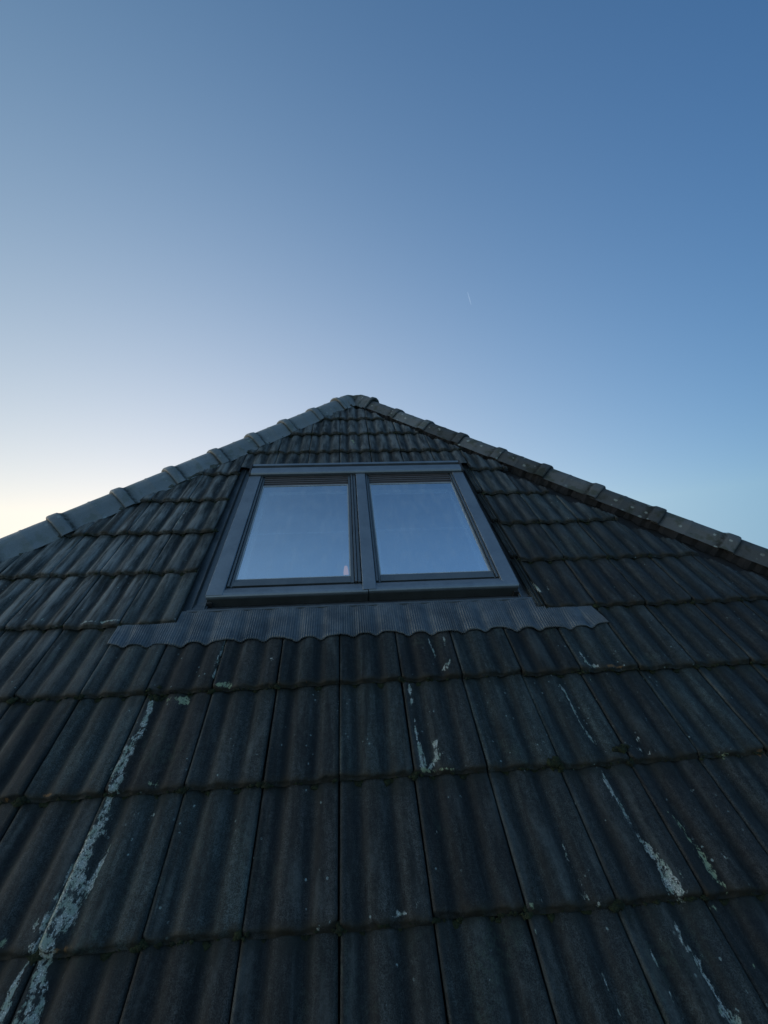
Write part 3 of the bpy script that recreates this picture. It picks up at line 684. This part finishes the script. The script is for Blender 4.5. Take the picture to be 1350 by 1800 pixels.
# two sashes with their stepped rails and the panes
GB, GT = 1.508, 2.600
def sash(x0, x1, gl, gr, left):
    b = MB(); z0 = -.05
    def rail(a, c, hi, top=WT - .13): b.box(a, c, 1.446, top, z0, hi)
    if left:      # outer side: one narrow bar; inner side: two bars with a groove between
        rail(x0 + .003, x0 + .017, HT - .008); rail(x0 + .019, gl, HT - .019)
        rail(gr, gr + .020, HT - .014); rail(gr + .024, gr + .040, HT - .004); rail(gr + .044, x1 - .006, HT - .008)
    else:
        rail(x0 + .004, x0 + .018, HT - .006); rail(x0 + .020, gl, HT - .019)
        rail(gr, x1 - .020, HT - .019); rail(x1 - .018, x1 - .003, HT - .008)
    b.box(gl, gr, 1.448, GB - .024, z0, HT - .012)
    b.box(gl, gr, GB - .022, GB, z0, HT - .021)
    s = b.build('sash', M_SASH, win, ROOF, .0018)
    # top rail with its stepped, brown shaded casing under the hood
    b = MB()
    for i in range(5):
        y = GT + .004 + i * .026; b.box(gl, gr, y, y + .021, z0, HT - .030 + .004 * i)
    b.box(gl, gr, GT - .004, GT + .003, z0, HT - .026)
    b.build('top_casing', M_BROWN, win, ROOF, .0015)
    # gasket
    b = MB(); g = .008; zt = .0105
    b.box(gl, gl + g, GB, GT - .004, z0, zt); b.box(gr - g, gr, GB, GT - .004, z0, zt); b.box(gl + g, gr - g, GB, GB + g, z0, zt); b.box(gl + g, gr - g, GT - .004 - g, GT - .004, z0, zt)
    b.build('glazing_bead', M_BEAD, win, ROOF, 0)
    b = MB(); b.box(gl + g, gr - g, GB + g, GT - .004 - g, .002, .006)
    p = b.build('window_pane', MG, win, ROOF, 0); p.data.materials.append(M_CLEAR)      # coating on the outer face only
    for q in p.data.polygons: q.material_index = 0 if q.normal.z > .5 else 1
    # pale timber of the inner sash seen through the glass
    b = MB(); w = .034
    for a in ((gl - .02, gl + w, GB - .02, GT + .02), (gr - (.006 if left else w), gr + .02, GB - .02, GT + .02), (gl + w, gr - .006, GB - .02, GB + .012), (gl + w, gr - .006, GT - .055, GT + .02)):
        b.box(*a, -.085, -.052)
    b.build('inner_frame', M_PAINT, win, ROOF, .003)
sash(-.680, MUL0, -.646, .070, True)
sash(MUL1, .998, .254, .968, False)
# blind rails behind the glass
b = MB(); b.box(-.63, .055, 1.968, 1.976, -.012, -.003); b.build('blind_rail', M_BLIND, win, ROOF, .002)
b = MB(); b.box(.27, .95, 1.966, 1.971, -.012, -.003); b.box(.27, .95, 1.982, 1.987, -.012, -.003); b.build('blind_rail', M_BLIND, win, ROOF, .002)
b = MB(); b.box(.285, .89, 2.448, 2.464, -.014, -.003); b.build('blind_rail', M_BLIND, win, ROOF, .003)
# reveal and the room behind
b = MB(); x0, x1, y0, y1 = -.70, 1.02, 1.45, 2.70
for q in (((x0, y0), (x1, y0)), ((x1, y0), (x1, y1)), ((x1, y1), (x0, y1)), ((x0, y1), (x0, y0))):
    (a0, a1), (c0, c1) = q; b.add([(a0, a1, -.086), (c0, c1, -.086), (c0, c1, -.32), (a0, a1, -.32)], [(0, 1, 2, 3)])
b.box(.12, .24, y0, y1, -.30, -.086)
X0, X1, Y0, Y1, Z1 = -1.1, 1.4, .9, 2.75, -2.0
b.add([(X0, Y0, -.32), (X1, Y0, -.32), (X1, Y1, -.32), (X0, Y1, -.32), (x0, y0, -.32), (x1, y0, -.32), (x1, y1, -.32), (x0, y1, -.32), (X0, Y0, Z1), (X1, Y0, Z1), (X1, Y1, Z1), (X0, Y1, Z1)],
      [(0, 1, 5, 4), (1, 2, 6, 5), (2, 3, 7, 6), (3, 0, 4, 7), (0, 1, 9, 8), (1, 2, 10, 9), (2, 3, 11, 10), (3, 0, 8, 11), (8, 9, 10, 11)])
b.build('room_lining', M_PAINT, house)

# ---- flashing around the window
def sheet_z(x):      # the apron follows the tile rolls below it
    return profile(np.mod(x / TW, 1.0))
b = MB(); nx = 1100; xs = np.linspace(-1.205, 1.505, nx); ny = 12
V = []
r = random.Random(4)
for j in range(ny + 1):
    t_ = j / ny
    for i, x in enumerate(xs):
        lower = 1.072 + .006 * math.sin(x * 9.1) + .004 * math.sin(x * 3.3 + 1) + .003 * math.sin(x * 31)
        lower += .62 * float(sheet_z(x))
        out_ = x < -.895 or x > 1.195
        y = lower + ((1.204 if out_ else 1.285) - lower) * t_
        drape = 1 - .75 * max(0, (t_ - .35) / .65) ** 1.3
        zz = float(sheet_z(x)) * drape * 1.0 + .0038 * (.75 + .5 * math.sin(x * 5.3 + 1) * math.sin(x * 17)) * math.sin(2 * math.pi * x / .0128 + .25 * math.sin(x * 7)) * (1 - .6 * t_)
        ytile = (y - 2 * TG) / TG
        zz += STEP * (1 - ytile) + .0085
        zz += .0015 * math.sin(x * 23 + y * 60)
        ys = y
        # right end cut at a slant
        V.append((x + (t_ * -.035 if x > 1.40 else 0), ys, zz))
F = [(j * nx + i, j * nx + i + 1, (j + 1) * nx + i + 1, (j + 1) * nx + i) for j in range(ny) for i in range(nx - 1)]
b.add(V, F)
# thickness at the lower rim
o = len(b.v); b.v += [(x, y + .001, z - .0035) for x, y, z in V[:nx]]
b.f += [(i, o + i, o + i + 1, i + 1) for i in range(nx - 1)]
ap = b.build('pleated_flashing', M_LEAD, house, ROOF, 0, True)
b = MB()
b.prism_x([(1.276, -.004), (1.280, .004), (1.290, .0045), (1.296, -.002), (1.352, -.052), (1.352, -.075), (1.276, -.030)], -.87, 1.17)
b.build('flashing_apron', M_LEAD, house, ROOF, .001)
for s_, xa, xb in ((-1, -.90, WL), (1, WR, 1.19)):
    b = MB()
    if s_ < 0: pr = [(-.96, -.040), (-.865, -.042), (-.861, -.018), (-.856, -.016), (-.852, -.042), (WL - .012, -.046), (WL - .006, -.01), (WL - .001, -.01), (WL - .001, -.07), (-.96, -.07)]
    else: pr = [(WR + .001, -.07), (WR + .001, -.01), (WR + .006, -.01), (WR + .012, -.046), (1.150, -.046), (1.153, -.022), (1.157, -.022), (1.160, -.044), (1.25, -.044), (1.25, -.07)]
    b.prism_y(pr, 1.290, 2.98); b.build('side_gutter_flashing', M_SASH, house, ROOF, .001)
# little folded corner of sheet at the foot of each side
b = MB(); b.add([(WL - .095, 1.262, -.003), (WL + .02, 1.285, -.004), (WL + .004, 1.352, -.030), (WL - .002, 1.42, -.036), (WL - .075, 1.36, -.034)], [(0, 1, 2, 3, 4)])
b.build('flashing_corner', M_LEAD, house)
b = MB(); b.add([(WR - .02, 1.285, -.004), (WR + .095, 1.262, -.003), (WR + .075, 1.36, -.034), (WR + .002, 1.42, -.036), (WR - .004, 1.352, -.030)], [(0, 1, 2, 3, 4)])
b.build('flashing_corner', M_LEAD, house)
# exposed interlock ribs of the tiles right of the window
b = MB()
for j in range(3, 7):
    y0 = j * TG + .004 + (.03 if j > 3 else 0); y1 = (j + 1) * TG + .03
    for xa, xb, zz in ((1.158, 1.166, -.004), (1.177, 1.186, .000)):
        zf = STEP
        V = [(xa - .003, y0, -.03 + zf), (xb + .003, y0, -.03 + zf), (xb, y0 + .008, zz - .006 + zf), (xa, y0 + .008, zz - .006 + zf),
             (xa - .003, y1, -.03), (xb + .003, y1, -.03), (xb, y1, zz - .008), (xa, y1, zz - .008)]
        b.add(V, [(0, 1, 2, 3), (4, 7, 6, 5), (0, 3, 7, 4), (1, 5, 6, 2), (3, 2, 6, 7)])
    V = [(1.150, y0 + .004, -.036 + STEP), (1.196, y0 + .004, -.036 + STEP), (1.196, y0 + .006, -.014 + STEP), (1.150, y0 + .006, -.014 + STEP), (1.150, y1, -.036), (1.196, y1, -.036), (1.196, y1, -.016), (1.150, y1, -.016)]
    b.add(V, [(0, 1, 2, 3), (4, 7, 6, 5), (0, 3, 7, 4), (1, 5, 6, 2), (3, 2, 6, 7)])
rb = b.build('tile_side_lock', MT, roof, ROOF, .002)
n = len(rb.data.vertices); co = np.zeros(n * 3); rb.data.vertices.foreach_get('co', co); co = co.reshape(-1, 3)
for k_, a in (('tv', np.full(n, .7)), ('tc', np.full(n, .6)), ('crest', np.full(n, .9)), ('fr', np.full(n, .5))): attrf(rb.data, k_, a)
a, b_, c_ = stroke_fields(co[:, 0], co[:, 1]); attrf(rb.data, 'lich', a)

# ---------------------------------------------------------------- moss in the joints
def moss_clump(V, F, cx, cy, cz, rad, r):
    seg = 7; ph = r.uniform(0, 6); o = len(V)
    for i in range(5):
        th = math.pi * .5 * i / 4
        for j in range(seg):
            f = 2 * math.pi * j / seg; q = 1 + .28 * math.sin(3 * f + ph) + r.uniform(-.18, .18)
            V.append((cx + rad[0] * q * math.cos(th) * math.cos(f), cy + rad[1] * q * math.cos(th) * math.sin(f), cz + rad[2] * math.sin(th) * (1 + r.uniform(-.2, .2))))
    for i in range(4):
        for j in range(seg): F.append((o + i * seg + j, o + i * seg + (j + 1) % seg, o + (i + 1) * seg + (j + 1) % seg, o + (i + 1) * seg + j))
V = []; F = []; r = random.Random(21)
for j in range(-2, 12):
    for i in range(-16, 17):
        for uu in (.25, .68):
            x = (i + uu) * TW; y = j * TG
            if not region_front(x, y, 0) or not region_front(x, y - .05, 0): continue
            zb = float(profile(uu)) + STEP * 0 + .002
            if r.random() < .72:
                for _ in range(r.randint(2, 5)):
                    w = r.uniform(.006, .014)
                    moss_clump(V, F, x + r.gauss(0, .011), y - r.uniform(.000, .012), zb - .002, (w * 1.3, w, w * .55), r)
        x = i * TW; y = j * TG
        if region_front(x, y, 0) and region_front(x, y - .05, 0):
            for _ in range(r.choice((0, 1, 2, 4, 9, 16))):
                w = r.uniform(.004, .013); moss_clump(V, F, x + r.gauss(0, .010), y + r.uniform(-.010, .008), r.uniform(0, .010), (w * 1.2, w, w * .7), r)
        # creeping crumbs along the lip
        if region_front(x + .15, y, 0) and region_front(x + .15, y - .05, 0):
            for _ in range(r.randint(3, 16)):
                uu = r.random(); w = r.uniform(.003, .007)
                moss_clump(V, F, (i + uu) * TW, y - r.uniform(0, .005), float(profile(uu)) + r.uniform(0, .012), (w * 1.5, w, w * .8), r)
for cx, cy, n_, sp in ((3 * TW - .02, 1 * TG + .006, 20, .016), (4 * TW - .02, 1 * TG + .04, 12, .013), (-4 * TW + .02, .0, 26, .03), (-3 * TW + .03, TG * 2 - .01, 14, .02)):
    for _ in range(n_):
        w = r.uniform(.006, .014); x = cx + r.gauss(0, sp); y = cy + r.gauss(0, sp * .7)
        zz = float(profile((x / TW) % 1)) + STEP * (1 - ((y / TG) % 1)); moss_clump(V, F, x, y, zz - .003, (w * 1.2, w, w * .8), r)
b = MB(); b.add(V, F); mo = b.build('moss', M_MOSS, None, ROOF, 0, True)
tag(mo, 'dark moss crumbs growing along the tile edges and joints', 'moss', None, 'stuff')

# ---------------------------------------------------------------- added lamp standing in for the warm glint at the left pane's lower corner
lp = ROOF @ Vector((.036, 1.915, -.36)) - Vector((0, 0, .42))
lamp = empty('glint_lamp', lp); WM['glint_lamp'] = Matrix.Translation(lp)
tag(lamp, 'small added lamp standing in for the warm glint at the lower right corner of the left pane', 'lamp')
def lathe(prof, seg=24):
    V = [(r_ * math.cos(2 * math.pi * j / seg), r_ * math.sin(2 * math.pi * j / seg), z) for r_, z in prof for j in range(seg)]
    F = [(i * seg + j, i * seg + (j + 1) % seg, (i + 1) * seg + (j + 1) % seg, (i + 1) * seg + j) for i in range(len(prof) - 1) for j in range(seg)]
    b = MB(); b.add(V, F); return b
lathe([(.020, .400), (.019, .42), (.015, .450), (.010, .468), (.001, .470)]).build('glint_shade', mat_emit('lit_glint_shade', (1, .50, .27), .42), lamp, WM['glint_lamp'], 0, True)
lathe([(.001, .0), (.055, .0), (.055, .012), (.012, .03), (.009, .39), (.001, .39)]).build('base', M_BROWN, lamp, WM['glint_lamp'], 0, True)

# ---------------------------------------------------------------- contrail far off
def cam_dir(v): return (ROOF.to_3x3() @ Vector(v)).normalized()
cw = camo.matrix_world.translation
a = cw + cam_dir((.2763, .9551, -.1069)) * 14000
px = 14000 / 676.0
rt = ROOF.to_3x3() @ right; upw = ROOF.to_3x3() @ up
b = MB(); seg = 8; N = 14; V = []
for i in range(N + 1):
    t_ = i / N; c = a + (rt * (5.5 * t_) - upw * (19 * t_)) * px
    rad = px * .42 * (.25 + .9 * math.sin(math.pi * min(1, t_ * .92 + .06)) ** .6) * (1 + .12 * math.sin(i * 2.1))
    for j in range(seg):
        f = 2 * math.pi * j / seg; V.append(tuple(c + rt * rad * math.cos(f) + fwdw * rad * math.sin(f) if False else c + rt * rad * math.cos(f) + (ROOF.to_3x3() @ fwd) * rad * math.sin(f)))
b.add(V, [(i * seg + j, i * seg + (j + 1) % seg, (i + 1) * seg + (j + 1) % seg, (i + 1) * seg + j) for i in range(N) for j in range(seg)])
ct = b.build('contrail', M_TRAIL, None, Matrix.Identity(4), 0, True)
tag(ct, 'short faint white contrail high in the blue sky', 'contrail')

# ---------------------------------------------------------------- ground
b = MB(); S = 6000; n = 40
V = [(-S + 2 * S * i / n, -S + 2 * S * j / n, 0) for j in range(n + 1) for i in range(n + 1)]
b.add(V, [(j * (n + 1) + i, j * (n + 1) + i + 1, (j + 1) * (n + 1) + i + 1, (j + 1) * (n + 1) + i) for j in range(n) for i in range(n)])
g = b.build('ground', M_GRASS, None, Matrix.Identity(4)); tag(g, None, None, None, 'structure')
